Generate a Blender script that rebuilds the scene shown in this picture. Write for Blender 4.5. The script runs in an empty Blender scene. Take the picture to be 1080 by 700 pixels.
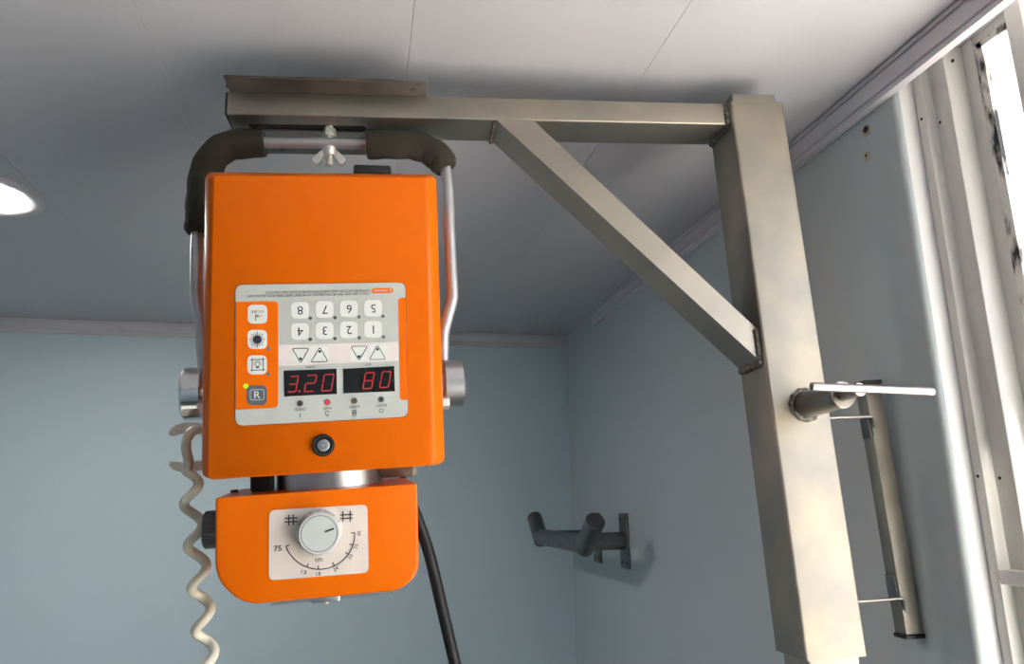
import bpy, bmesh, math, random
import numpy as np
from mathutils import Matrix, Vector
random.seed(7)
S = bpy.context.scene
COL = S.collection
# ------------------------------------------------------------------ camera
FPX = 774.7                       # focal length in pixels of the 1080x700 frame
HC = 1.60                         # lens height above the floor
YAW, PITCH, ROLL = [math.radians(a) for a in (11.647, 13.454, -0.825)]
def cam_rows():
    f = np.array([math.sin(YAW)*math.cos(PITCH), math.cos(YAW)*math.cos(PITCH), math.sin(PITCH)])
    r = np.array([math.cos(YAW), -math.sin(YAW), 0.0]); u = np.cross(r, f)
    r2 = math.cos(ROLL)*r + math.sin(ROLL)*u; u2 = -math.sin(ROLL)*r + math.cos(ROLL)*u
    return r2, -u2, f
CR, CD, CF = cam_rows()
cam = bpy.data.cameras.new('camera'); camo = bpy.data.objects.new('camera', cam); COL.objects.link(camo)
cam.sensor_fit = 'HORIZONTAL'; cam.sensor_width = 36.0; cam.lens = FPX/1080*36.0
cam.clip_start = 0.02; cam.clip_end = 200
m = Matrix.Identity(4)
for i in range(3):
    m[i][0] = CR[i]; m[i][1] = -CD[i]; m[i][2] = -CF[i]
m.translation = (0, 0, HC)
camo.matrix_world = m
S.camera = camo
# ------------------------------------------------------------------ world, sun, exposure
w = bpy.data.worlds.new('sky'); S.world = w; w.use_nodes = True
nt = w.node_tree; nt.nodes.clear()
sky = nt.nodes.new('ShaderNodeTexSky'); sky.sky_type = 'NISHITA'; sky.sun_disc = False
sky.sun_elevation = math.radians(48); sky.sun_rotation = math.radians(140); sky.dust_density = 1.5
bg = nt.nodes.new('ShaderNodeBackground'); bg.inputs['Strength'].default_value = 0.21
wo = nt.nodes.new('ShaderNodeOutputWorld')
nt.links.new(sky.outputs[0], bg.inputs[0]); nt.links.new(bg.outputs[0], wo.inputs[0])
sl = bpy.data.lights.new('sun', 'SUN'); sl.energy = 13.5; sl.angle = math.radians(0.6); sl.color = (1.0, 0.93, 0.82)
so = bpy.data.objects.new('sun', sl); COL.objects.link(so)
so.rotation_euler = Vector((-0.52, 0.10, -0.85)).to_track_quat('-Z', 'Y').to_euler()
so.location = (3, -3, 5)
vs = S.view_settings
vs.view_transform = 'Standard'; vs.look = 'None'; vs.gamma = 1.0; vs.use_curve_mapping = False
vs.exposure = 2.38
# ------------------------------------------------------------------ pixel -> ray helpers (world axes, lens at the origin + HC)
def ray(px, py):
    return CR*((px-540)/FPX) + CD*((py-350)/FPX) + CF
def on_axis(px, py, ax, val):
    """world point on the plane axis=val (z given in world metres)"""
    d = ray(px, py); o = np.array([0, 0, HC]); return o + d*((val-o[ax])/d[ax])
def Rz(a): c, s = math.cos(a), math.sin(a); return np.array([[c,-s,0],[s,c,0],[0,0,1.]])
def Rx(a): c, s = math.cos(a), math.sin(a); return np.array([[1.,0,0],[0,c,-s],[0,s,c]])
def Ry(a): c, s = math.cos(a), math.sin(a); return np.array([[c,0,s],[0,1.,0],[-s,0,c]])
class Frame:
    def __init__(s, O, R): s.O = np.array(O, float) + np.array([0,0,HC]); s.R = R
    def loc(s, px, py, ax, val):
        d = s.R.T@ray(px, py); o = s.R.T@(np.array([0,0,HC])-s.O)
        return o + d*((val-o[ax])/d[ax])
    def world(s, p): return s.O + s.R@np.array(p, float)
    def matrix(s):
        M = Matrix.Identity(4)
        for i in range(3):
            for j in range(3): M[i][j] = s.R[i][j]
        M.translation = s.O.tolist(); return M
# ------------------------------------------------------------------ materials
def mat(name, color, rough=0.5, metal=0.0, **k):
    M = bpy.data.materials.new(name); M.use_nodes = True
    n = M.node_tree.nodes; L = M.node_tree.links; b = n['Principled BSDF']
    b.inputs['Base Color'].default_value = (*color, 1); b.inputs['Roughness'].default_value = rough
    b.inputs['Metallic'].default_value = metal
    if 'coat' in k: b.inputs['Coat Weight'].default_value = k['coat']; b.inputs['Coat Roughness'].default_value = k.get('coat_rough', .05)
    if 'spec' in k: b.inputs['Specular IOR Level'].default_value = k['spec']
    if 'emit' in k: b.inputs['Emission Color'].default_value = (*k['emit'], 1); b.inputs['Emission Strength'].default_value = k.get('es', 1)
    if 'alpha' in k: b.inputs['Alpha'].default_value = k['alpha']
    tc = n.new('ShaderNodeTexCoord')
    if 'mix' in k:   # second colour through noise
        mp = n.new('ShaderNodeMapping'); mp.inputs['Scale'].default_value = k.get('stretch', (1,1,1)); L.new(tc.outputs['Object'], mp.inputs[0])
        t = n.new('ShaderNodeTexNoise'); t.inputs['Scale'].default_value = k.get('scale', 20); t.inputs['Detail'].default_value = k.get('detail', 5)
        L.new(mp.outputs[0], t.inputs['Vector'])
        r = n.new('ShaderNodeValToRGB'); lo, hi = k.get('ramp', (.35, .65))
        r.color_ramp.elements[0].position = lo; r.color_ramp.elements[1].position = hi
        r.color_ramp.elements[0].color = (*color, 1); r.color_ramp.elements[1].color = (*k['mix'], 1)
        L.new(t.outputs['Fac'], r.inputs[0]); L.new(r.outputs[0], b.inputs['Base Color'])
        if 'rough2' in k:
            q = n.new('ShaderNodeMapRange'); q.inputs[3].default_value = rough; q.inputs[4].default_value = k['rough2']
            L.new(t.outputs['Fac'], q.inputs[0]); L.new(q.outputs[0], b.inputs['Roughness'])
    if 'bump' in k:
        mp = n.new('ShaderNodeMapping'); mp.inputs['Scale'].default_value = k.get('bstretch', (1,1,1)); L.new(tc.outputs['Object'], mp.inputs[0])
        t = n.new('ShaderNodeTexNoise'); t.inputs['Scale'].default_value = k.get('bscale', 60); t.inputs['Detail'].default_value = 4
        L.new(mp.outputs[0], t.inputs['Vector'])
        bu = n.new('ShaderNodeBump'); bu.inputs['Strength'].default_value = k['bump']; bu.inputs['Distance'].default_value = k.get('bdist', .002)
        L.new(t.outputs['Fac'], bu.inputs['Height']); L.new(bu.outputs[0], b.inputs['Normal'])
    return M
M_ceil = mat('pvc_ceiling', (.47,.47,.51), .38, mix=(.45,.45,.49), scale=6, stretch=(1,.3,1), spec=.4)
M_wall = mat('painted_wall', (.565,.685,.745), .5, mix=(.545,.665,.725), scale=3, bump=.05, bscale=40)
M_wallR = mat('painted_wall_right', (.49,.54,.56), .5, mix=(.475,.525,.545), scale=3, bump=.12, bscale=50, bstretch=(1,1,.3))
M_trim = mat('pvc_trim', (.62,.60,.65), .3)
M_floor = mat('grey_vinyl', (.15,.15,.145), .5, mix=(.13,.13,.125), scale=14)
M_ground = mat('concrete_yard', (.42,.40,.36), .9, mix=(.36,.34,.31), scale=1.5)
M_gloss_white = mat('white_window_paint', (.62,.615,.59), .35, mix=(.52,.51,.48), scale=18, stretch=(1,1,.25), ramp=(.45,.8), bump=.25, bscale=35, bstretch=(1,1,.4))
M_plaster = mat('white_plaster', (.82,.82,.82), .5, bump=.1, bscale=30)
M_putty = mat('cracked_putty', (.70,.69,.66), .6, mix=(.02,.022,.025), scale=70, stretch=(1,1,.35), ramp=(.44,.56), bump=.6, bscale=80)
M_pane = mat('clouded_glass', (.9,.9,.9), .25, mix=(.8,.82,.82), scale=20, alpha=.12)
M_steel = mat('brushed_steel', (.27,.255,.235), .50, 1.0, mix=(.37,.33,.27), scale=16, detail=4, rough2=.58, bump=.04, bscale=30, bstretch=(1,1,14), bdist=.001)
M_steel_d = mat('brushed_steel_tube', (.30,.28,.25), .42, 1.0, mix=(.37,.335,.288), scale=11, detail=4, rough2=.52, bump=.04, bscale=30, bstretch=(1,12,14), bdist=.001)
M_plate = mat('dark_steel_plate', (.17,.15,.135), .5, .7, mix=(.10,.09,.08), scale=25)
M_weld = mat('weld_bead', (.10,.095,.09), .55, .8, mix=(.25,.23,.20), scale=300, bump=.8, bscale=500)
M_hook = mat('hook_steel', (.22,.225,.225), .4, 1.0, mix=(.17,.175,.18), scale=30)
M_chrome = mat('chrome', (.70,.71,.72), .16, 1.0)
M_alu = mat('satin_aluminium', (.52,.53,.55), .32, 1.0)
M_tee = mat('tee_bar_steel', (.36,.33,.315), .32, 1.0)
M_boss = mat('boss_steel', (.22,.20,.185), .38, 1.0)
M_zinc = mat('zinc_fastener', (.72,.73,.72), .38, .75, bump=.3, bscale=400)
M_tube = mat('grey_handle_tube', (.42,.43,.46), .42, .6)
M_black = mat('black_plastic', (.012,.012,.013), .45)
M_slot = mat('slot_shade_black', (.015,.015,.015), .9)  # shade inside the steel tube, put into the colour as black
M_foam = mat('foam_grip', (.022,.019,.014), .95, mix=(.033,.028,.020), scale=40, bump=.5, bscale=500, bdist=.001)
M_orange = mat('orange_enamel', (.64,.118,.0005), .32, coat=.15, coat_rough=.05, mix=(.62,.112,.0005), scale=5, spec=.10)
M_label = mat('panel_film', (.44,.46,.44), .4, mix=(.41,.43,.41), scale=30)
M_band = mat('pink_band_film', (.66,.60,.585), .4, mix=(.60,.55,.54), scale=40)
M_oprint = mat('orange_print', (.70,.125,.001), .5, spec=.1)
M_key = mat('white_key_film', (.62,.64,.62), .35)
M_keydark = mat('slate_key_film', (.085,.10,.115), .35)
M_ink = mat('dark_ink', (.015,.017,.03), .5)
M_inkw = mat('pale_ink', (.65,.67,.68), .5)
M_disp = mat('display_window', (.006,.007,.008), .2)
M_seg = mat('red_segment', (.30,.012,.015), .4, emit=(.45,.015,.02), es=.035)
M_led_red = mat('lit_red_led', (.6,.01,.03), .3, emit=(.9,.02,.06), es=.14)
M_led_green = mat('lit_green_led', (.25,.75,.01), .3, emit=(.30,.95,.01), es=.12)
M_led_dr = mat('unlit_red_led', (.07,.02,.025), .3)
M_led_am = mat('unlit_amber_led', (.12,.07,.02), .3)
M_led_gr = mat('unlit_green_led', (.035,.04,.045), .3)
M_cream = mat('cream_label', (.62,.545,.49), .45, mix=(.58,.51,.46), scale=20)
M_knob = mat('pale_grey_plastic', (.47,.49,.48), .4)
M_ivory = mat('ivory_cord', (.66,.63,.53), .42, mix=(.60,.56,.46), scale=60)
M_clip = mat('ivory_clip', (.70,.67,.58), .4)
M_cord = mat('black_rubber', (.010,.010,.011), .5, spec=.3)
M_dgrey = mat('dark_grey_plastic', (.10,.11,.12), .45)
M_lamp = mat('lamp_diffuser', (.9,.9,.9), .4, emit=(1.0,.98,.95), es=22.0)
M_bezel = mat('lamp_bezel', (.55,.55,.57), .35)
M_hole = mat('drill_hole', (.02,.015,.012), .9)
M_chip = mat('plaster_chip', (.42,.33,.24), .9, mix=(.55,.50,.42), scale=150)
# ------------------------------------------------------------------ mesh helpers
def sharpen(bm, ang=35):
    for e in bm.edges:
        e.smooth = not (len(e.link_faces) != 2 or e.calc_face_angle(0) > math.radians(ang))
    for fc in bm.faces: fc.smooth = True
def obj(name, bm, material, parent=None, ang=35):
    bmesh.ops.recalc_face_normals(bm, faces=bm.faces[:])
    sharpen(bm, ang)
    me = bpy.data.meshes.new(name); bm.to_mesh(me); bm.free()
    me.materials.append(material)
    o = bpy.data.objects.new(name, me); COL.objects.link(o)
    if parent: o.parent = parent
    return o
def tag(o, label=None, cat=None, group=None, kind=None):
    if label: o['label'] = label
    if cat: o['category'] = cat
    if group: o['group'] = group
    if kind: o['kind'] = kind
    return o
def empty(name, M=None):
    o = bpy.data.objects.new(name, None); COL.objects.link(o); o.empty_display_size = .05
    if M is not None: o.matrix_world = M
    return o
def box(bm, lo, hi, bev=0, seg=2):
    lo = [min(a,b) for a,b in zip(lo,hi)] if False else lo
    vs_ = [bm.verts.new((x,y,z)) for x in (lo[0],hi[0]) for y in (lo[1],hi[1]) for z in (lo[2],hi[2])]
    fs = [bm.faces.new([vs_[i] for i in q]) for q in ((0,1,3,2),(4,6,7,5),(0,4,5,1),(2,3,7,6),(0,2,6,4),(1,5,7,3))]
    if bev:
        es = list({e for fc in fs for e in fc.edges})
        bmesh.ops.bevel(bm, geom=es, offset=bev, segments=seg, affect='EDGES', profile=.5)
    return bm
def nb(): return bmesh.new()
def loft(bm, rings, cap=True, closed=True):
    R = [[bm.verts.new(p) for p in r] for r in rings]
    n = len(R[0])
    for a, b in zip(R[:-1], R[1:]):
        for i in range(n if closed else n-1):
            j = (i+1) % n
            bm.faces.new((a[i], a[j], b[j], b[i]))
    if cap: bm.faces.new(R[0]); bm.faces.new(R[-1][::-1])
    return bm
def prism(bm, pts, ax, a, b):
    """2-D polygon extruded along axis ax from a to b; pts give the two other axes in order"""
    def P(p, v):
        q = list(p); q.insert(ax, v); return q
    return loft(bm, [[P(p,a) for p in pts], [P(p,b) for p in pts]])
def tube(bm, path, r, seg=16, cap=True):
    path = [Vector(p) for p in path]; n = len(path)
    rs = r if hasattr(r,'__len__') else [r]*n
    T = [(path[min(i+1,n-1)]-path[max(i-1,0)]).normalized() for i in range(n)]
    ref = Vector((0,0,1)) if abs(T[0].z) < .9 else Vector((1,0,0))
    N = (ref - T[0]*ref.dot(T[0])).normalized(); rings = []
    for i in range(n):
        N = (N - T[i]*N.dot(T[i])).normalized(); B = T[i].cross(N)
        rings.append([path[i]+(N*math.cos(2*math.pi*k/seg)+B*math.sin(2*math.pi*k/seg))*rs[i] for k in range(seg)])
    return loft(bm, rings, cap)
def smooth_path(pts, n=8):
    """Catmull-Rom through pts"""
    P = [Vector(p) for p in pts]; P = [2*P[0]-P[1]] + P + [2*P[-1]-P[-2]]; out = []
    for i in range(1, len(P)-2):
        a,b,c,d = P[i-1:i+3]
        for k in range(n):
            t = k/n
            out.append(.5*((2*b)+(c-a)*t+(2*a-5*b+4*c-d)*t*t+(3*b-a-3*c+d)*t**3))
    out.append(P[-2]); return out
def round_poly(pts, r, n=5):
    out = []; N = len(pts)
    for i in range(N):
        p = np.array(pts[i], float); a = np.array(pts[i-1], float); b = np.array(pts[(i+1)%N], float)
        rr = r[i] if hasattr(r,'__len__') else r
        da = (a-p); db = (b-p); la = np.linalg.norm(da); lb = np.linalg.norm(db); da /= la; db /= lb
        c = min(rr, .48*la, .48*lb)
        p0 = p+da*c; p1 = p+db*c
        for k in range(n+1):
            t = k/n
            out.append(tuple((1-t)**2*p0+2*t*(1-t)*p+t*t*p1))
    return out
def circle(cx, cy, r, n=24): return [(cx+r*math.cos(2*math.pi*k/n), cy+r*math.sin(2*math.pi*k/n)) for k in range(n)]
def cyl(bm, p0, p1, r, seg=28, bev=0):
    p0, p1 = Vector(p0), Vector(p1); d = (p1-p0).normalized()
    if bev: return tube(bm, [p0, p0+d*1e-6, p0+d*bev, p1-d*bev, p1-d*1e-6, p1], [r-bev, r-bev, r, r, r-bev, r-bev], seg)
    return tube(bm, [p0, p1], r, seg)
_text_cache = {}
def text_polys(s):
    """mesh data of a string in the built-in font: verts (centred), faces, width, height"""
    if s in _text_cache: return _text_cache[s]
    cu = bpy.data.curves.new('t', 'FONT'); cu.body = s; cu.size = 1; cu.resolution_u = 3; cu.offset = 0.0
    o = bpy.data.objects.new('t', cu); COL.objects.link(o)
    dg = bpy.context.evaluated_depsgraph_get(); dg.update()
    me = bpy.data.meshes.new_from_object(o.evaluated_get(dg))
    V = [tuple(v.co[:2]) for v in me.vertices]; Fc = [tuple(p.vertices) for p in me.polygons]
    x0, x1 = min(v[0] for v in V), max(v[0] for v in V); y0, y1 = min(v[1] for v in V), max(v[1] for v in V)
    V = [(x-(x0+x1)/2, y-(y0+y1)/2) for x, y in V]
    bpy.data.objects.remove(o); bpy.data.curves.remove(cu); bpy.data.meshes.remove(me)
    _text_cache[s] = (V, Fc, x1-x0, y1-y0); return _text_cache[s]

# ================================================================== the room
ZC = HC+.46; XR = .548; YB = 1.915; XL = -1.75; YN = -1.3
st = lambda o: tag(o, kind='structure')
st(obj('floor', box(nb(), (XL-.1,YN,-.08), (XR+.3,YB+.1,0)), M_floor))
st(obj('ground_outside', box(nb(), (-14,-20,-.6), (14,14,-.5)), M_ground))
st(obj('wall_back', box(nb(), (XL-.1,YB,0), (XR+.3,YB+.08,ZC+.05)), M_wall))
st(obj('wall_front_unseen', box(nb(), (XL-.08,YN-.08,0), (XR+.25,YN,ZC+.05)), M_wall))  # unseen wall behind the lens, added to darken the room against the window
st(obj('wall_left', box(nb(), (XL-.08,YN,0), (XL,YB,ZC+.05)), M_wall))
# ceiling of lengthwise panels with open V joints
ceil = st(obj('ceiling', box(nb(), (XL-.08,YN,ZC+.008), (XR+.28,YB+.08,ZC+.05)), M_ceil))
edges_ = [.035+.255*k for k in range(-8, 4)]
for a, b in zip(edges_[:-1], edges_[1:]):
    a2, b2 = max(a, XL), min(b, XR+.02)
    if b2-a2 < .02: continue
    g = .00014
    prof = [(a2+g,ZC+.008),(a2+g,ZC+.0002),(a2+g+.0003,ZC),(b2-g-.0003,ZC),(b2-g,ZC+.0002),(b2-g,ZC+.008)]
    obj('ceiling_panel', prism(nb(), prof, 1, YN, YB), M_ceil, ceil, 8)
# window plan profile (x outward, y towards the lens is smaller)
W0, W1, W2, W3 = .6105, .5982, .5772, .5629
X1, X2, X3, XG = .5713, .5841, .6081, .6146
YW = -.55; ZS = .95; ZH = ZC+.045                     # far jamb side, sill and head of the opening
wr = nb()
corner = [(XR+.006-.006*math.cos(t), W0+.006-.006*math.sin(t)) for t in [math.pi/2*k/6 for k in range(7)]]
prism(wr, [(XR,YB)]+corner+[(XR+.25,W0),(XR+.25,YB)], 2, 0, ZC+.05)
box(wr, (XR,YN,0), (XR+.25,YW,ZC+.05)); box(wr, (XR,YW,0), (XR+.25,W0,ZS)); box(wr, (XR,YW,ZH), (XR+.25,W0,ZC+.05))
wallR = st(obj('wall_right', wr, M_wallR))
# drill holes with chipped rims in the right wall
for k, (px, py, r) in enumerate(((913.5,136.5,.0048),(914,164,.0036))):
    c = on_axis(px, py, 0, XR)
    rim = [(c[1]+r*(1.35+.35*random.random())*math.cos(t), c[2]-.0015+r*(1.35+.5*random.random())*math.sin(t)) for t in [2*math.pi*i/14 for i in range(14)]]
    obj('chipped_rim', prism(nb(), rim, 0, XR-.0006, XR+.001), M_chip, wallR)
    obj('drill_hole', prism(nb(), circle(c[1],c[2],r*.8 if k==0 else r*.45,16), 0, XR-.0009, XR+.001), M_hole, wallR)
# window
win = st(empty('window_1'))
def wb(name, lo, hi, mt, bev=.0015): return obj(name, box(nb(), lo, hi, bev), mt, win)
obj('jamb', box(nb(), (XR+.0060,W0-.0002,ZS), (XR+.25,W0+.0004,ZH)), M_plaster, win)
wb('frame_post', (X1,W1,ZS), (X1+.09,W0-.001,ZH), M_gloss_white)
wb('sash_stile', (X2,W2,ZS), (X2+.07,W1+.002,ZH), M_gloss_white, .003)
wb('glazing_bar', (X3,W3,ZS), (X3+.04,W2+.002,ZH), M_gloss_white, .003)
zt = on_axis(1032,44,0,X3)[2]
wb('sash_rail', (X2,YW,zt+.016), (X2+.07,W2+.001,ZH), M_gloss_white, .003)
wb('glazing_rail', (X3,YW,zt), (X3+.04,W3+.001,zt+.018), M_gloss_white, .003)
wb('frame_post', (X1,YW,ZS), (X1+.09,YW+.03,ZH), M_gloss_white)
wb('window_sill', (X1-.03,YW,ZS-.02), (XR+.24,W0,ZS+.004), M_gloss_white)
z1 = on_axis(1062,617,0,X1)[2]; z2 = on_axis(1062,601,0,X1)[2]
wb('transom', (X1+.0006,YW,z1), (X1+.05,W1+.001,z2), M_gloss_white)
ya = on_axis(1063,50,0,X1)[1]; yb = on_axis(1082,50,0,X1)[1]
wb('mullion', (X1+.002,yb,z2-.001), (X1+.05,ya,ZH), M_gloss_white)
obj('glass_pane', box(nb(), (XG,YW,ZS), (XG+.004,W3+.002,zt+.004)), M_pane, win)
obj('putty_line', box(nb(), (XG-.005,W3-.009,ZS), (XG,W3+.001,zt)), M_putty, win)
obj('putty_line', box(nb(), (XG-.005,YW,zt-.006), (XG,W3-.003,zt+.001)), M_putty, win)
for px, py, ax, val in ((972,125.5,0,X1),(1031.5,502,0,X1),(991.5,129,0,X2),(1054.5,504,0,X2),(1004.5,64,0,X2)):
    c = on_axis(px,py,ax,val)
    obj('screw_hole', prism(nb(), circle(c[1],c[2],.0016,10), 0, val-.0004, val+.001), M_hole, win)
# cornices
def cornice(name, ln0, ln1, back):
    prof = [(0,-.001),(.0110,-.001),(.0115,-.002),(.0115,-.0062),(.0080,-.0066),(.0080,-.0080),(.0105,-.0086),(.0105,-.0262),(.0075,-.0268),(.0075,-.0284),(.0095,-.0290),(.0095,-.0345),(0,-.0345)]
    if back: return st(obj(name, prism(nb(), [(YB-a, ZC+b) for a,b in prof], 0, ln0, ln1), M_trim, ang=5))
    return st(obj(name, loft(nb(), [[(XR-a, y, ZC+b) for a,b in prof] for y in (ln0, ln1)]), M_trim, ang=5))
cornice('trim_1', XL, XR-.001, True)
cornice('trim_2', YN, 1.65, False)

# ================================================================== recessed ceiling lamp
LC = (-.563, 1.135)
lamp = empty('ceiling_downlight', Matrix.Translation((LC[0],LC[1],ZC)))
tag(lamp, 'lit round recessed downlight in the grey panelled ceiling', 'ceiling light')
def lathe(prof, n=48):
    bm = nb(); loft(bm, [[(r*math.cos(2*math.pi*k/n), r*math.sin(2*math.pi*k/n), z) for k in range(n)] for r, z in prof], cap=False); return bm
obj('bezel', lathe([(.085,0),(.084,-.004),(.079,-.0055),(.066,-.0042),(.062,-.001),(.062,0)]), M_bezel, lamp)
obj('diffuser', prism(nb(), circle(0,0,.0622,48), 2, -.0025, -.0008), M_lamp, lamp)

# ================================================================== wall hanger on the right wall
HX = .43
hang = empty('tube_hanger', Matrix.Translation((XR, 1.514, HC-.07)))
tag(hang, 'dark steel cradle hook of round tube on the right wall near the corner', 'wall hook')
def hl(p): return (p[0]-XR, p[1]-1.514, p[2]-(HC-.07))
n0 = on_axis(618,573,0,HX); n1 = on_axis(570,558,0,HX); n0[2] = n1[2] = (n0[2]+n1[2])/2-.009
u0 = on_axis(628,549,0,HX); u1 = on_axis(563.5,545,0,HX); u1[1] = min(u1[1], YB-.03)
TR = .0185
obj('cross_tube', cyl(nb(), hl(n0), hl(n1), TR), M_hook, hang)
obj('upright_tube', cyl(nb(), hl(n0+ (n0-u0)*.22), hl(u0), TR, bev=.001), M_hook, hang)
obj('upright_tube', cyl(nb(), hl(n1+ (n1-u1)*.22), hl(u1), TR, bev=.003), M_hook, hang)
zc = n0[2]-.001
for yy in (1.514, 1.70):
    obj('standoff_tube', cyl(nb(), hl((HX,yy,zc)), hl((XR-.004,yy,zc)), TR*.98), M_hook, hang)
    pl = obj('wall_plate', box(nb(), hl((XR-.005,yy-.024,zc-.056)), hl((XR,yy+.024,zc+.056)), .0015), M_hook, hang)
    for dy in (-.014,.014):
        for dz in (-.044,.044):
            obj('screw_hole', cyl(nb(), hl((XR-.0056,yy+dy,zc+dz)), hl((XR-.004,yy+dy,zc+dz)), .0042, 12), M_black, pl)

# ================================================================== steel support stand
A = Frame((.3767,.6477,.421), Rz(-.0711)@Rx(-.0072)@Ry(-.0365))
stand = empty('support_stand', A.matrix())
tag(stand, 'brushed stainless steel post with braced arm holding up the orange machine', 'stand')
PW, PD, PL = .060, .0588, .5589
E0, BT, BH, BD, BL_ = .0087, .0027, .0251, .0463, .5193
BB = BT-BH
def hollow_post(lo, hi, t, bev):
    bm = nb()
    def rr(d, z): return [(x, y, z) for x, y in round_poly([(lo[0]+d,lo[1]+d),(hi[0]-d,lo[1]+d),(hi[0]-d,hi[1]-d),(lo[0]+d,hi[1]-d)], max(bev-d,.0008), 4)]
    r = [rr(0,lo[2]), rr(0,hi[2]), rr(t,hi[2]), rr(t,lo[2]), rr(0,lo[2])]
    loft(bm, r, cap=False); bmesh.ops.remove_doubles(bm, verts=bm.verts[:], dist=1e-6); return bm
obj('sleeve_post', hollow_post((0,0,-PL), (PW,PD,0), .0035, .003), M_steel, stand)
zfl = -(HC+.421)+.012
obj('inner_post', hollow_post((.0052,.0052,zfl), (PW-.0052,PD-.0052,.0125), .003, .002), M_steel_d, stand)
obj('post_cap', box(nb(), (.0075,.0075,.009), (PW-.0075,PD-.0075,.0118)), M_steel_d, stand)
obj('base_plate', box(nb(), (-.07,-.07,zfl-.010), (.13,.13,zfl), .002), M_steel_d, stand)
# arm beam: hollow rectangular tube with a long slot in its underside
SLv0, SLv1 = A.loc(320,131.5,2,BB)[1], A.loc(320,138.5,2,BB)[1]
SLu0, SLu1 = A.loc(262,135,2,BB)[0], A.loc(387,137,2,BB)[0]
bm = nb(); t = .0018
def sect(u, d):
    return [(u,y,z) for y, z in round_poly([(E0+d,BB+d),(E0+BD-d,BB+d),(E0+BD-d,BT-d),(E0+d,BT-d)], .0016, 3)]
loft(bm, [sect(0,0), sect(-BL_,0)], cap=False)
bm.normal_update(); bot = [fc for fc in bm.faces if fc.calc_center_median().z < BB+1e-5 and abs(fc.normal.z) > .9]
bmesh.ops.delete(bm, geom=bot, context='FACES_ONLY')
e_open = [e for e in bm.edges if len(e.link_faces) == 1 and all(abs(v.co.z-BB) < 1e-5 for v in e.verts)]
vl = {v for e in e_open for v in e.verts}
# close the outer loop at both ends
for ue in (0, -BL_):
    vv = sorted([v for v in vl if abs(v.co.x-ue) < 1e-6], key=lambda v: v.co.y)
    ee = bm.edges.get((vv[0], vv[-1])) or bm.edges.new((vv[0], vv[-1]))
    if ee not in e_open: e_open.append(ee)
rs_ = (SLv1-SLv0)/2; vm = (SLv0+SLv1)/2
sl_pts = [(SLu1-rs_+rs_*math.cos(a), vm+rs_*math.sin(a)) for a in [-math.pi/2+math.pi*k/8 for k in range(9)]] + \
         [(SLu0+rs_+rs_*math.cos(a), vm+rs_*math.sin(a)) for a in [math.pi/2+math.pi*k/8 for k in range(9)]]
sv = [bm.verts.new((a,b,BB)) for a,b in sl_pts]; sv2 = [bm.verts.new((a,b,BB+.002)) for a,b in sl_pts]
se = [bm.edges.new((sv[i], sv[(i+1)%len(sv)])) for i in range(len(sv))]
bmesh.ops.triangle_fill(bm, edges=e_open+se, use_beauty=True)
bmesh.ops.delete(bm, geom=[fc for fc in bm.faces if all(v in sv for v in fc.verts)], context='FACES_ONLY')
for i in range(len(sv)):
    j = (i+1)%len(sv)
    bm.faces.new((sv[i],sv[j],sv2[j],sv2[i]))
beam = obj('arm_beam', bm, M_steel_d, stand)
obj('slot_shade', box(nb(), (SLu0-.002,SLv0-.002,BB+.0021), (SLu1+.002,SLv1+.002,BB+.004)), M_slot, beam)  # added black sheet, paints the shade seen through the slot
obj('end_cap', box(nb(), (-BL_-.003,E0+.0005,BB+.0005), (-BL_+.001,E0+BD-.0005,BT-.0005), .0012), M_black, stand)
obj('diagonal_brace', prism(nb(), [(-.2537,BB+.0005),(-.215,BB+.0005),(.0005,-.250),(.0005,-.2843)], 1, E0, E0+BD), M_steel_d, stand)
# welds
def weld(name, pts, r=.0034):
    path = []; 
    for a, b in zip(pts[:-1], pts[1:]):
        a, b = Vector(a), Vector(b); n = max(2, int((b-a).length/.0012))
        path += [a+(b-a)*k/n for k in range(n)]
    path.append(Vector(pts[-1]))
    rr = [r*(.75+.35*abs(math.sin(i*.75))+.25*random.random()) for i in range(len(path))]
    return obj(name, tube(nb(), path, rr, 8), M_weld, stand, 60)
weld('weld_bead', [(-.001,E0+.001,BT),(-.001,E0-.0002,BB),(-.001,E0+BD,BB)])
weld('weld_bead', [(-.001,E0-.0002,-.250),(-.001,E0-.0002,-.2850),(-.001,E0+BD,-.2850)])
weld('weld_bead', [(-.2545,E0+.002,BB-.001),(-.2545,E0+BD,BB-.001)], .002)
# plate on top of the arm with bolt holes
pc0, pc1, pc2 = A.loc(235.5,81.5,2,BT), A.loc(450.5,86.5,2,BT), A.loc(340,163,2,BT)
plate = obj('mounting_plate', box(nb(), (pc0[0],pc0[1],BT), (pc1[0],pc2[1],BT+.003), .0005), M_plate, stand)
for hu, hv in [tuple(A.loc(px,py,2,BT)[:2]) for px, py in ((247,85),(442,88.5),(297,158.5),(437,160),(241.5,91),(436,94.5))]:
    obj('bolt_hole', cyl(nb(), (hu,hv,BT-.0006), (hu,hv,BT+.001), .0032, 14), M_plate, plate)
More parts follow.
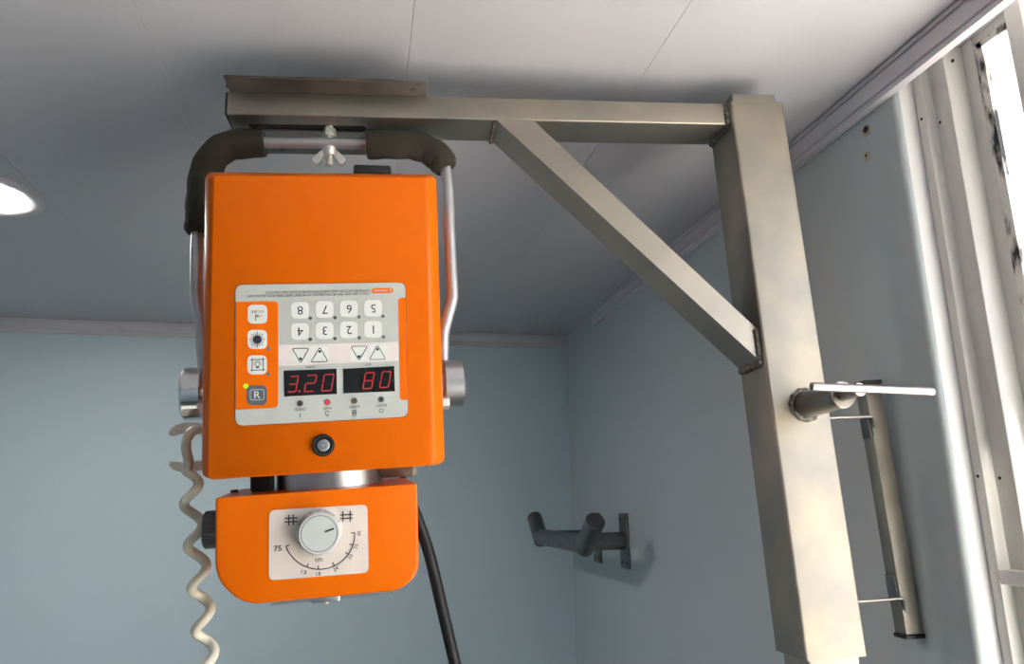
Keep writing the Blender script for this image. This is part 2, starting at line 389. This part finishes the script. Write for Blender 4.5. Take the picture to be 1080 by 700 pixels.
# clamp boss and tee handle on the front of the sleeve
b0 = A.loc(849,427,1,0); b1 = b0+np.array([0,-.066,.0])
obj('clamp_boss', lathe([(.0001,0)] if False else [(.006,-.001),(.006,.066),(.0115,.066),(.0125,.065),(.0125,0)], 32), M_boss, stand).matrix_local = \
    Matrix.Translation(b0.tolist()) @ Matrix.Rotation(math.radians(90), 4, 'X')
wpts = [(b0[0]+.0135*math.cos(a), -.0008, b0[2]+.0135*math.sin(a)) for a in [2*math.pi*k/24 for k in range(25)]]
weld('weld_bead', wpts, .0030)
th = .092
tl = A.loc(855.5,407.5,1,-th); tr = A.loc(984,413,1,-th)
obj('clamp_screw', cyl(nb(), (b0[0],-.010,b0[2]), (b0[0],-th,b0[2]), .0058, 20), M_steel_d, stand)
obj('tee_bar', cyl(nb(), tl.tolist(), tr.tolist(), .0037, 20, .0006), M_tee, stand)
# grab bar on two thin rods beside the sleeve
gv0, gs = .040, .0182
gu = .1277; gz1, gz0 = -.304, -.5518
bar = obj('grab_bar', box(nb(), (gu,gv0,gz0), (gu+gs,gv0+gs,gz1), .0012), M_steel, stand)
for zz, s in ((gz1,1),(gz0,-1)):
    obj('end_cap', box(nb(), (gu-.0012,gv0-.0012,min(zz,zz+s*.004)), (gu+gs+.0012,gv0+gs+.0012,max(zz,zz+s*.004)), .0008), M_black, stand)
for zz in (A.loc(917,439,1,gv0-.002)[2], A.loc(950,631,1,gv0-.002)[2]):
    obj('bracket_rod', tube(nb(), [(PW-.002,gv0-.002,zz),(gu-.001,gv0-.002,zz),(gu+.0012,gv0-.0026,zz-.0008),(gu+.0016,gv0-.0028,zz-.004),(gu+.0016,gv0-.0028,zz-.012)], .0014, 10), M_tee, stand)
    s = -1 if zz > -.45 else 1
    obj('bracket_clip', box(nb(), (gu-.0022,gv0+.001,zz-.001), (gu-.0002,gv0+gs-.002,zz+s*.022), .0006), M_dgrey, stand)

# ================================================================== clamp bolt with wing nut
BV = (SLv0+SLv1)/2; BU = A.loc(347.5,140,1,BV)[0]
bolt = empty('wing_bolt', Matrix(A.matrix()) @ Matrix.Translation((BU,BV,BB)))
tag(bolt, 'zinc bolt with wing nut clamping the grey handle bar under the slotted arm', 'bolt')
tz = A.loc(330,150.5,1,BV)[2]-BB       # centre of handle tube below the arm
nth = int((.003-tz+.027)/.0008)
obj('shank', tube(nb(), [(0,0,.004)]+[(0,0,.003-.0008*k) for k in range(nth)], [.0036]+[.0033+.0005*(k%2) for k in range(nth)], 16), M_zinc, bolt)
obj('hex_nut', cyl(nb(), (0,0,-.0005), (0,0,-.0085), .0067, 6, .0006), M_zinc, bolt, 20)
obj('washer', cyl(nb(), (0,0,tz+.0060), (0,0,tz+.0074), .0074, 24), M_zinc, bolt)
wn = obj('wing_nut', lathe([(.0035,tz-.006),(.0070,tz-.006),(.0068,tz-.010),(.0058,tz-.0145),(.0035,tz-.0145),(.0035,tz-.006)], 20), M_zinc, bolt)
for s in (-1,1):
    prof = [(s*.0045,tz-.0075),(s*.0080,tz-.0095),(s*.0172,tz-.0190),(s*.0145,tz-.0238),(s*.0110,tz-.0245),(s*.0050,tz-.0150)]
    obj('wing', prism(nb(), round_poly(prof,.0016,3), 1, -.0024, .0024), M_zinc, wn)

# ================================================================== the orange x-ray unit
D = Frame((0,0,0), Rz(.022)@Rx(.080)@Ry(-.056))
p_ = ray(226.6,186); D.O = np.array([0,0,HC]) + p_*(.6105/p_[1])
unit = empty('portable_xray_unit', D.matrix())
tag(unit, 'orange portable x-ray machine with grey keypad hanging from the steel arm', 'x-ray machine')
def dp(px, py, v=0.0):
    q = D.loc(px, py, 1, v); return (q[0], q[2])
def dpoly(pts, v=0.0): return [dp(*p, v) for p in pts]
DEP = .165
inner = dpoly([(226.6,186),(448,187.7),(456.4,490.5),(220.3,506)])
outer = dpoly([(216.5,181.8),(460,184.6),(469,489),(212.8,504)], .012)
back = [(x*.985+.0014, z) for x, z in outer]
def ring3(poly, r, v): return [(x, v, z) for x, z in round_poly(poly, r, 5)]
mid = [tuple(np.array(a)*.45+np.array(b)*.55) for a, b in zip(inner, outer)]
obj('body', loft(nb(), [ring3(inner,.004,0), ring3([tuple(np.array(a)*.93+np.array(b)*.07) for a,b in zip(inner,outer)],.0045,.0002),
                        ring3([tuple(np.array(a)*.80+np.array(b)*.20) for a,b in zip(inner,outer)],.005,.0010), ring3([tuple(np.array(a)*.12+np.array(b)*.88) for a,b in zip(inner,outer)],.006,.0085), ring3(outer,.007,.0125),
                        ring3(back,.007,DEP-.004), ring3([(x*.98+.002,z-.002) for x,z in back],.007,DEP)]), M_orange, unit, 40)
def film(name, pts, mt, parent, v1=-.0006, v0=.0002, r=0.0):
    poly = dpoly(pts)
    if r: poly = round_poly(poly, r, 4)
    return obj(name, prism(nb(), poly, 1, v1, v0), mt, parent)
panel = film('control_panel', [(248.7,300.6),(427.2,298),(430.2,439.2),(248.6,449)], M_label, unit, -.0010, .0002, .0062)
# black gap around the panel film
film('panel_edge', [(247.9,299.8),(428.0,297.2),(431.0,440.0),(247.8,449.9)], mat('panel_gasket', (.25,.05,.01), .5), panel, -.0003, .0001, .0065)
film('orange_print_area', [(249.0,318.2),(293.4,317.6),(293.4,429.8),(248.9,432)], M_oprint, panel, -.00115, -.0005, [.0001,.004,.004,.0001])
film('orange_print_area', [(419.8,314.3),(427.5,313.8),(429.8,421.6),(421.6,422)], M_oprint, panel, -.00115, -.0005, [.004,.0001,.0001,.004])
film('pale_pink_band', [(293.6,364),(420,360.6),(420.6,380.5),(293.6,386)], M_band, panel, -.00112, -.0005)
# 2-D ink helpers: everything lies flat on the front plane
UX = (np.array(dp(440,370))-np.array(dp(240,378)))/200.0      # local step of one px along a panel row
UY = (np.array(dp(340,470))-np.array(dp(337,300)))/170.0
PXM = float(np.linalg.norm(UX))
def ink_text(s, px, py, wpx, hpx, mt, parent, name='printed_text', rot=0.0, v=-.0012, vplane=0.0):
    V, Fc, tw, tht = text_polys(s)
    ang = math.atan2(UX[1], UX[0]) + math.radians(rot); c, sn = math.cos(ang), math.sin(ang)
    sx = wpx*PXM/tw if wpx else None; sy = hpx*PXM/tht if hpx else None
    sx = sx or sy; sy = sy or sx
    cx, cz = dp(px, py, vplane); bm = nb()
    vv = [bm.verts.new((cx+x*sx*c-y*sy*sn, v, cz+x*sx*sn+y*sy*c)) for x, y in V]
    for fcs in Fc:
        try: bm.faces.new([vv[i] for i in fcs])
        except ValueError: pass
    me_o = obj(name, bm, mt, parent); return me_o
def stroke(bm, pts, wpx, v0, v1, vplane=0.0, closed=False, raw=False):
    P = [np.array(p if raw else dp(*p, vplane)) for p in pts]
    if closed: P.append(P[0])
    hw = wpx*PXM/2
    for a, b in zip(P[:-1], P[1:]):
        d = (b-a)/max(np.linalg.norm(b-a),1e-9); n = np.array([-d[1], d[0]])*hw; e = d*hw*.6
        prism(bm, [tuple(a-e+n), tuple(b+e+n), tuple(b+e-n), tuple(a-e-n)], 1, v0, v1)
    return bm
def dot(name, px, py, rpx, mt, parent, v=-.0013):
    cx, cz = dp(px, py); return obj(name, prism(nb(), circle(cx,cz,rpx*PXM,18), 1, v, -.0006), mt, parent)
def keyrect(px, py, wpx, hpx):
    sl = -.045
    return [(px-wpx/2,py-hpx/2-sl*-wpx/2*-1*0),(px+wpx/2,py-hpx/2),(px+wpx/2,py+hpx/2),(px-wpx/2,py+hpx/2)]
# number keys
keys = [('8',316.5,327.4),('7',342.4,326.5),('6',368,325.9),('5',393.5,325.2),('4',316.5,349.6),('3',342.4,348.7),('2',368,348),('1',393.5,347.4)]
dots = [(327.4,335.7),(353.3,335.2),(378.7,334.4),(403.9,333.7),(327.4,358),(353.3,357.2),(379,356.3),(404.4,355.4)]
for (ch, x, y), (dx, dy) in zip(keys, dots):
    k = film('number_key', keyrect(x,y,18.6,17.4), M_key, unit, -.0014, -.0006, .0042)
    ink_text(ch, x+.3, y+.3, None, 9.2, M_ink, k, 'printed_digit', 180, -.0015)
    dot('key_indicator', dx, dy, 1.9, M_dgrey, unit, -.0013)
# function keys
k = film('store_key', keyrect(271.7,331.5,20.6,19.8), M_key, unit, -.0014, -.0006, .0045)
ink_text('STORE', 272, 328.6, 13, 3.0, M_ink, k, 'printed_text', 180, -.0015)
bm = nb(); stroke(bm, [(270,331.4),(270,338.2)], .9, -.0015, -.0012); stroke(bm, [(270,333.6),(276.5,333.2)], .7, -.0015, -.0012); stroke(bm, [(272.6,331.9),(270.6,333.5),(272.8,334.8)], .6, -.0015, -.0012)
obj('printed_symbol', bm, M_ink, k)
k = film('laser_key', keyrect(271.5,358,20.6,20), M_key, unit, -.0014, -.0006, .0045)
bm = nb(); prism(bm, circle(*dp(271.5,358.2),4.5*PXM,20), 1, -.0015, -.0012)
for i in range(16):
    a = 2*math.pi*i/16; ro = 8.2 if i%2 == 0 else 7.0
    stroke(bm, [(271.5+4.5*math.cos(a),358.2+4.5*math.sin(a)),(271.5+ro*math.cos(a),358.2+ro*math.sin(a))], .75, -.0015, -.0012)
obj('printed_symbol', bm, M_ink, k)
k = film('lamp_key', keyrect(271.3,384.8,20.6,20), M_key, unit, -.0014, -.0006, .0045)
bm = nb()
for q in (((266.3,377.8),(266,391.6)),((277.8,377.2),(277.8,391.2)),((264.6,379.4),(279.2,379)),((264.6,390.6),(279.4,390))): stroke(bm, q, .8, -.0015, -.0012)
stroke(bm, [(271.8+2.5*math.cos(a),384.2+2.5*math.sin(a)) for a in [2*math.pi*i/12 for i in range(12)]], .7, -.0015, -.0012, closed=True)
stroke(bm, [(270.8,387.6),(272.8,387.5)], 1.4, -.0015, -.0012)
for i in range(6):
    a = math.pi*(1+i/5); stroke(bm, [(271.8+3.6*math.cos(a),384.2+3.6*math.sin(a)),(271.8+4.8*math.cos(a),384.2+4.8*math.sin(a))], .5, -.0015, -.0012)
obj('printed_symbol', bm, M_ink, k)
k = film('reset_key', keyrect(271.1,416.7,21.6,21), M_keydark, unit, -.0014, -.0006, .005)
ink_text('R', 271.6, 416.4, None, 7.8, M_inkw, k, 'printed_letter', 0, -.0015)
bm = nb(); stroke(bm, round_poly([(264.2,411),(278.6,410.6),(278.6,421.6),(264.2,422)],2.6,3), .45, -.0015, -.0012, closed=True); obj('printed_symbol', bm, M_inkw, k)
dot('key_indicator', 283.3, 367.8, 2.0, M_dgrey, unit); dot('key_indicator', 283.1, 394.6, 2.0, M_dgrey, unit)
dot('power_led', 259.4, 407.2, 2.4, M_led_green, unit)
# arrow keys
for tri, d_ in (([(308.4,367.6),(326.1,367.4),(317.2,382.8)],(317.2,378.4)), ([(328,381.9),(346,381.2),(337.3,366.2)],(337.3,370.7)),
                ([(370,365.4),(387.4,365.1),(378.7,380.3)],(378.7,376.1)), ([(389.4,379.3),(407,379),(398.1,364.1)],(398.1,368.4))):
    k = film('arrow_key', [(min(p[0] for p in tri)-.5,min(p[1] for p in tri)-.8),(max(p[0] for p in tri)+.5,min(p[1] for p in tri)-1.2),(max(p[0] for p in tri)+.7,max(p[1] for p in tri)+.5),(min(p[0] for p in tri)-.3,max(p[1] for p in tri)+.9)], M_key, unit, -.0013, -.0006, .002)
    bm = nb(); stroke(bm, round_poly(tri,2.2,3), .75, -.0015, -.0011, closed=True); prism(bm, circle(*dp(*d_),1.5*PXM,12), 1, -.0015, -.0011)
    obj('printed_arrow', bm, M_ink, k)
# displays with slanted seven-segment figures
SEG = {'0':'abcdef','2':'abged','3':'abgcd','8':'abcdefg'}
def digit(ch, x0, x1, y0, y1, parent, slant=3.0, ys=-.05):
    def P(fx, fy):
        xx = x0+(x1-x0-slant)*fx+slant*(1-fy); return (xx, y0+(y1-y0)*fy+ys*(xx-x0))
    ln = {'a':((.08,0),(.92,0)),'g':((.1,.5),(.9,.5)),'d':((.08,1),(.92,1)),'f':((0,.05),(0,.45)),'b':((1,.05),(1,.45)),'e':((0,.55),(0,.95)),'c':((1,.55),(1,.95))}
    for s_ in SEG[ch]:
        a, b = ln[s_]; obj('lit_segment', stroke(nb(), [P(*a),P(*b)], 1.35, -.0018, -.0014), M_seg, parent)
d1 = film('exposure_display', [(299.5,390.8),(355,389),(355.4,415.4),(300.2,418.2)], M_disp, unit, -.0015, -.0006)
digit('3',303.4,315.0,397.2,413.5,d1); digit('2',321,334,396.2,413,d1); digit('0',339.2,352.4,395.3,412.4,d1)
obj('lit_segment', prism(nb(), circle(*dp(315.6,412.6),1.15*PXM,10), 1, -.0018, -.0014), M_seg, d1)
d2 = film('voltage_display', [(361.9,389),(415.7,386.2),(416.4,412.6),(362.2,414.8)], M_disp, unit, -.0015, -.0006)
digit('8',382.6,394.8,393.5,410,d2); digit('0',400.3,412.4,392.2,408.8,d2)
ink_text('mAs', 327.6, 387.3, 9.5, 2.6, M_ink, panel, 'printed_text', 180); ink_text('kV', 388.1, 384.6, 5.5, 2.8, M_ink, panel, 'printed_text', 180)
# status lamps
for x, y, ml, tx in ((316.5,425.3,M_led_dr,'CHECK'),(345.3,424,M_led_red,'WAIT'),(373.7,422.6,M_led_am,'X-RAY'),(401.8,421.1,M_led_gr,'READY')):
    rim = dot('status_lamp', x, y, 3.4, M_dgrey, unit, -.0013)
    dot('lens', x, y, 2.1, ml, rim, -.0018)
    ink_text(tx, x+.1, y+6.3, 12 if len(tx) == 5 else 9, 2.9, M_ink, panel, 'printed_text', 180)
bm = nb(); stroke(bm, [(316.6,436),(316.5,440)], .7, -.0012, -.0008)
stroke(bm, [(345.3+2.2*math.cos(a),435.6+2.2*math.sin(a)) for a in [2*math.pi*i/12+.6 for i in range(11)]], .6, -.0012, -.0008); stroke(bm, [(345.6,437.5),(345.4,439.2)], .7, -.0012, -.0008)
for yy in (432.9,435.6): stroke(bm, round_poly([(371.9,yy),(375.5,yy-.2),(375.5,yy+2.2),(371.9,yy+2.3)],.7,2), .7, -.0012, -.0008, closed=True)
stroke(bm, [(402+2.3*math.cos(a),433+2.2*math.sin(a)) for a in [2*math.pi*i/6 for i in range(6)]], .6, -.0012, -.0008, closed=True)
obj('printed_symbol', bm, M_ink, panel)
film('warning_pill', [(392.2,304.3),(414.6,303.6),(414.6,308.9),(392.2,309.5)], M_oprint, panel, -.00115, -.0005, .002)
ink_text('WARNING', 402.0, 306.7, 15, 2.6, M_inkw, panel, 'printed_text', 180, -.0013)
bm = nb(); stroke(bm, [(410.8,305.2),(413.4,305.1),(412.1,308)], .4, -.0013, -.0010, closed=True); obj('printed_symbol', bm, M_inkw, panel)
ink_text('THIS X-RAY UNIT MAY BE DANGEROUS TO PATIENT AND OPERATOR UNLESS SAFE', 326.5, 311.2, 128, 2.7, M_ink, panel, 'printed_text', 180)
ink_text('EXPOSURE FACTORS AND OPERATING INSTRUCTIONS ARE OBSERVED', 335.5, 307.7, 110, 2.7, M_ink, panel, 'printed_text', 180)
# key lock
lx, lz = dp(341,469.5)
def vring(cx, cz, r, v, n=36): return [(cx+r*math.cos(2*math.pi*k/n), v, cz+r*math.sin(2*math.pi*k/n)) for k in range(n)]
lk = obj('key_lock', loft(nb(), [vring(lx,lz,r*PXM,v) for r, v in ((11.8,.002),(11.8,-.0020),(10.6,-.0032),(8.6,-.0030),(7.4,-.0004))]), M_black, unit)
obj('lock_barrel', tube(nb(), [(lx,-.0002,lz),(lx,-.0022,lz),(lx,-.0026,lz)], [6.6*PXM,6.6*PXM,5.9*PXM], 28), M_alu, lk)
obj('keyway', lathe([(3.4*PXM,0),(3.4*PXM,.0004),(2.7*PXM,.0004),(2.7*PXM,0)], 20), M_dgrey, lk).matrix_local = Matrix.Translation((lx,-.0025,lz)) @ Matrix.Rotation(math.radians(90),4,'X')
# swivel ring, bumpers, gland under the body
zb_ = dp(340,498)[1]; zr0 = dp(345,513)[1]
rc = (dp(347.5,505,.075)[0], .080)
obj('swivel_ring', tube(nb(), [(rc[0],rc[1],zb_+.02),(rc[0],rc[1],zr0-.004)], 56*PXM*1.12, 56), M_alu, unit)
q = dp(276.5,508,.055)
obj('rubber_stop', box(nb(), (q[0]-.0095,.050,q[1]-.008), (q[0]+.0095,.066,q[1]+.014), .002), M_black, unit)
q = dp(434,496,.06)
obj('cable_gland', cyl(nb(), (q[0]-.05,.075,q[1]+.001), (q[0]+.004,.06,q[1]+.001), .0065, 18, .002), mat('gland_grey', (.16,.14,.11), .6), unit)
# small black block on top of the body
q0, q1 = dp(373,183,.10), dp(412,176,.10)
obj('top_switch', box(nb(), (q0[0],.095,q0[1]-.014), (q1[0],.125,q1[1]), .002), M_black, unit)
# ---- collimator
cv = -.004
cpoly = dpoly([(226.7,525.3),(440.2,510),(442.4,604),(424,622.5),(258,638.3),(226.4,612)], cv)
rad = [.0015,.0015,.014,.014,.012,.022]
def cring(sh, v, r=None):
    c = np.mean(cpoly, 0); out = []
    for x, z in round_poly(cpoly, r or rad, 8): out.append((x-np.sign(x-c[0])*min(sh, abs(x-c[0])), v, z-np.sign(z-c[1])*min(sh, abs(z-c[1])) if abs(z-max(p[1] for p in cpoly)) > .02 else z))
    return out
col_ = obj('collimator', loft(nb(), [cring(.0022,cv), cring(.0010,cv+.0004), cring(.0003,cv+.0012), cring(0,cv+.003), cring(0,cv+.118), cring(.004,cv+.13)]), M_orange, unit, 40)
def cfilm(name, pts, mt, parent, v1, r=0):
    poly = dpoly(pts, cv); poly = round_poly(poly, r, 4) if r else poly
    return obj(name, prism(nb(), poly, 1, cv+v1, cv+.0002), mt, parent)
lab = cfilm('scale_label', [(284,538),(387.4,531.8),(388.8,603.5),(283.6,611.8)], M_cream, col_, -.0006, .0045)
def cstroke(pts, wpx, bm, closed=False): return stroke(bm, pts, wpx, cv-.0009, cv-.0004, cv, closed)
AC = (336.7, 562.6); AR = 37.4
bm = nb()
cstroke([(AC[0]+AR*math.cos(math.radians(a)), AC[1]+AR*math.sin(math.radians(a))*1.0) for a in [-1.5+161*k/40 for k in range(41)]], 1.0, bm)
for a in (-1.5,18.6,35.3,64.6,91.5,110,159.4):
    a = math.radians(a); cstroke([(AC[0]+(AR-3.6)*math.cos(a),AC[1]+(AR-3.6)*math.sin(a)),(AC[0]+AR*math.cos(a),AC[1]+AR*math.sin(a))], 1.0, bm)
obj('printed_scale', bm, M_ink, col_)
for marks in ((((304.6,543),(304.6,553.6)),((309.4,542.6),(309.4,553.2)),((300.6,546.4),(313.6,545.8)),((300.6,550.2),(313.6,549.6))),
              (((361.7,539.2),(361.7,549.6)),((369.4,538.8),(369.4,549.4)),((359.2,543),(371.8,542.2)),((359.2,546.8),(371.8,546)))):
    bm = nb()
    for q in marks: cstroke(q, 1.2, bm)
    obj('printed_grid_mark', bm, M_ink, col_)
for tx, x, y, wpx, h, rt in (('75',293,578,7.6,5.6,0),('13',320.5,602.9,5,4,-16),('18',336,604.8,4.6,4,0),('24',354.2,599.4,5.2,4,25),('30',369.5,586.8,5.2,4,52),('35',375.3,576,5,4,68),('40',378.6,562.3,5,4,86),('cm',336.3,590.2,7.4,3.6,0)):
    ink_text(tx, x, y, wpx, h, M_ink, col_, 'printed_text', rt, cv-.0009, cv)
kx, kz = dp(337.2,560.6,cv); KR = .0172
def gear(r, v, n=72, amp=.0005): return [(kx+(r+(amp if k%2 else -amp))*math.cos(2*math.pi*k/n), v, kz+(r+(amp if k%2 else -amp))*math.sin(2*math.pi*k/n)) for k in range(n)]
kn = obj('dial_knob', loft(nb(), [gear(KR,cv), gear(KR*.98,cv-.0095), gear(KR*.955,cv-.0100,amp=0), gear(KR*.945,cv-.0125,amp=0), gear(KR*.90,cv-.0136,amp=0), gear(KR*.82,cv-.0136,amp=0), gear(KR*.81,cv-.0133,amp=0), gear(KR*.79,cv-.0133,amp=0), gear(KR*.78,cv-.0136,amp=0)]), M_knob, col_, 25)
obj('pointer_mark', box(nb(), (.0045,cv-.0140,-.0007), (.0118,cv-.0134,.0007)), M_black, kn).matrix_local = Matrix.Translation((kx,0,kz)) @ Matrix.Rotation(math.radians(-15),4,'Y')
obj('knob_groove', lathe([(KR*.815,0),(KR*.815,.0003),(KR*.79,.0003),(KR*.79,0)], 48), M_dgrey, kn).matrix_local = Matrix.Translation((kx,cv-.0133,kz)) @ Matrix.Rotation(math.radians(90),4,'X')
# ribbed side knob, latch and rail of the collimator
sx_, sz_ = dp(226,558,.035)
def sgear(x, r, amp=.0004, n=60): return [(x, .035+(r+(amp if k%2 else -amp))*math.cos(2*math.pi*k/n), sz_+(r+(amp if k%2 else -amp))*math.sin(2*math.pi*k/n)) for k in range(n)]
obj('side_knob', loft(nb(), [sgear(sx_+.012,.0150), sgear(sx_-.0065,.0150), sgear(sx_-.008,.0135,0)]), M_dgrey, col_, 30)
p0, p1 = dp(286,634.5,.01), dp(414,622.5,.01)
bm = nb(); loft(bm, [[(x, v, z) for x, z in ((p0[0],p0[1]),(p1[0],p1[1]),(p1[0],p1[1]-.0024),(p0[0],p0[1]-.0024))] for v in (.008,.095)])
obj('filter_rail', bm, M_alu, col_)
p0 = dp(345,631,.004)
lt = obj('latch', box(nb(), (p0[0]-.012,.002,p0[1]-.0026), (p0[0]+.010,.012,p0[1]+.003), .0006), M_alu, col_)
obj('rivet', cyl(nb(), (p0[0]-.001,.007,p0[1]-.0022), (p0[0]-.001,.007,p0[1]-.0045), .0026, 14, .0008), M_zinc, lt)
for px, py in ((247,518),(425,504.5)):
    q = D.loc(px, py, 2, max(p[1] for p in cpoly)-.0005)
    obj('cover_screw', cyl(nb(), (q[0],q[1],q[2]-.001), (q[0],q[1],q[2]+.0015), .0035, 14, .0006), M_black, col_)
# ---- bail handle (its plane hangs under the arm slot)
def ap(px, py, v=BV): return D.R.T@(A.world(A.loc(px,py,1,v))-D.O)
bail_px = [(216,413),(214,370),(212,341),(208,318),(207,290),(208,250),(211,215),(216,182),(228,160),(252,151.5),(281,150.2),(330,150.5),(387,151.6),(430,151.6),(452,156),(467,170),(472,195),(474.5,250),(477,305),(476.5,318),(469,346),(467.5,362),(467.5,404)]
obj('bail_handle', tube(nb(), smooth_path([ap(*p) for p in bail_px], 8), .0058, 16), M_tube, unit)
def jit(bm, a):
    for v in bm.verts: v.co += Vector((random.uniform(-a,a),)*3)
    return bm
fl = [(212,246),(212.5,225),(214,200),(218,178),(230,160.5),(248,152.5),(279,150.4)]
P = smooth_path([ap(*p) for p in fl], 7)
rr = [.0150+.0004*math.sin(i*.9) for i in range(len(P))]; rr[0] -= .002; rr[-1] -= .001
obj('foam_grip', jit(tube(nb(), P, rr, 24), .00025), M_foam, unit, 50)
fr = [(386.5,152.6),(410,152.2),(432,152.6),(450,157.5),(463,166.5),(471,178)]
P = smooth_path([ap(*p) for p in fr], 7)
rr = [.0151+.0004*math.sin(i*.8) for i in range(len(P))]; rr[0] -= .001; rr[-1] = .0115; rr[-2] = .0125; rr[-3] = .0138; rr[-4] = .0146
obj('foam_grip', jit(tube(nb(), P, rr, 24), .0003), M_foam, unit, 50)
# pivot knobs
kl = ap(204,415.5); kr = ap(478,404)
obj('pivot_knob', tube(nb(), [kl+np.array([.050,0,-.001]),kl+np.array([.0085,0,0]),kl+np.array([.0083,0,0]),kl+np.array([-.0065,0,0]),kl+np.array([-.0085,0,0])], [.009,.009,.0245,.0245,.0225], 40), M_chrome, unit)
obj('pivot_knob', tube(nb(), [kr+np.array([-.030,0,0]),kr+np.array([-.0098,0,0]),kr+np.array([-.0096,0,0]),kr+np.array([.0075,0,0]),kr+np.array([.0095,0,0])], [.009,.009,.0225,.0225,.0205], 40), M_alu, unit)
kq = ap(469,424.5,.012)
obj('pivot_nut', cyl(nb(), kq+np.array([-.006,0,0]), kq+np.array([.004,0,0]), .0062, 6), M_zinc, unit, 20)
# cable clip on the left flank
CVv = .074
cp = [(180,458,2.0),(186,453.5,3.6),(196,450.6,4.2),(206,450.5,4.2),(219,456,4.2),(228,472,4.2),(219,488,4.2),(207,491.5,4.2),(197,493,4.2),(187,491.5,3.6),(180,488.5,2.0)]
C2 = [np.array(dp(a,b,CVv)) for a,b,_ in cp]; K = .00135
lft, rgt = [], []
for i, c in enumerate(C2):
    d = C2[min(i+1,len(C2)-1)]-C2[max(i-1,0)]; d /= np.linalg.norm(d); n = np.array([-d[1],d[0]])*cp[i][2]*K*.75
    lft.append(tuple(c+n)); rgt.append(tuple(c-n))
obj('cable_clip', prism(nb(), lft+rgt[::-1], 1, CVv-.006, CVv+.008), M_clip, unit, 50)

# ================================================================== cords
# coiled ivory cord passing the clip and hanging down
coil_v = .052
ctr = [(204,500),(201.8,520),(206,555),(209,597),(213,640),(217,684),(221,730)]
ends = [dp(a,b,coil_v) for a,b in ctr]
zs = [e[1] for e in ends]; xs = [e[0] for e in ends]
pitch = abs(dp(206,552,coil_v)[1]-dp(209,596,coil_v)[1])
pts = []
st_ = [(213,451,.052),(204,454.5,.050),(198,463,.049),(196.6,474,.051),(198,486,.056)]
for a, b, v in st_: x, z = dp(a,b,coil_v); pts.append((x, v, z))
z_top = dp(200,497,coil_v)[1]; z = z_top; zend = zs[-1]-.22
slope = (xs[-1]-xs[1])/(zs[-1]-zs[1])
while z > zend:
    ph = (z_top-z)/pitch*2*math.pi-2.05
    xc = xs[1]+(z-zs[1])*slope
    pts.append((xc+.0066*math.cos(ph), coil_v-.0066*math.sin(ph), z)); z -= pitch/16
wp = [Vector(D.world(p)) for p in smooth_path(pts[:6],6)[:-1]+[Vector(p) for p in pts[5:]]]
last = wp[-1]
for k in range(1, 14): wp.append(Vector((last.x+.02*math.sin(k*.2), last.y-.01*k, last.z+(.004-last.z)*min(1,k/10))))
cobj = obj('coiled_cord', tube(nb(), wp, .0041, 12), M_ivory)
tag(cobj, 'ivory coiled cord hanging in the clip on the left of the orange machine', 'cord')
# black power cord from behind the collimator
bl = [(428,510),(432,526),(441,549),(453,585),(466,640),(480,700),(494,760)]
bp = [Vector(D.world((dp(a,b,.142)[0],.142,dp(a,b,.142)[1]))) for a,b in bl]
last = bp[-1]
bp += [Vector((last.x+.06,last.y+.02,last.z-.25)), Vector((last.x+.11,last.y+.05,.50)), Vector((last.x+.15,last.y+.10,.08)), Vector((last.x+.22,last.y+.16,.006)), Vector((last.x+.45,last.y+.26,.006))]
pobj = obj('power_cord', tube(nb(), smooth_path(bp, 8), .0060, 14), M_cord)
tag(pobj, 'thick black power cord hanging down behind the orange machine', 'cord')
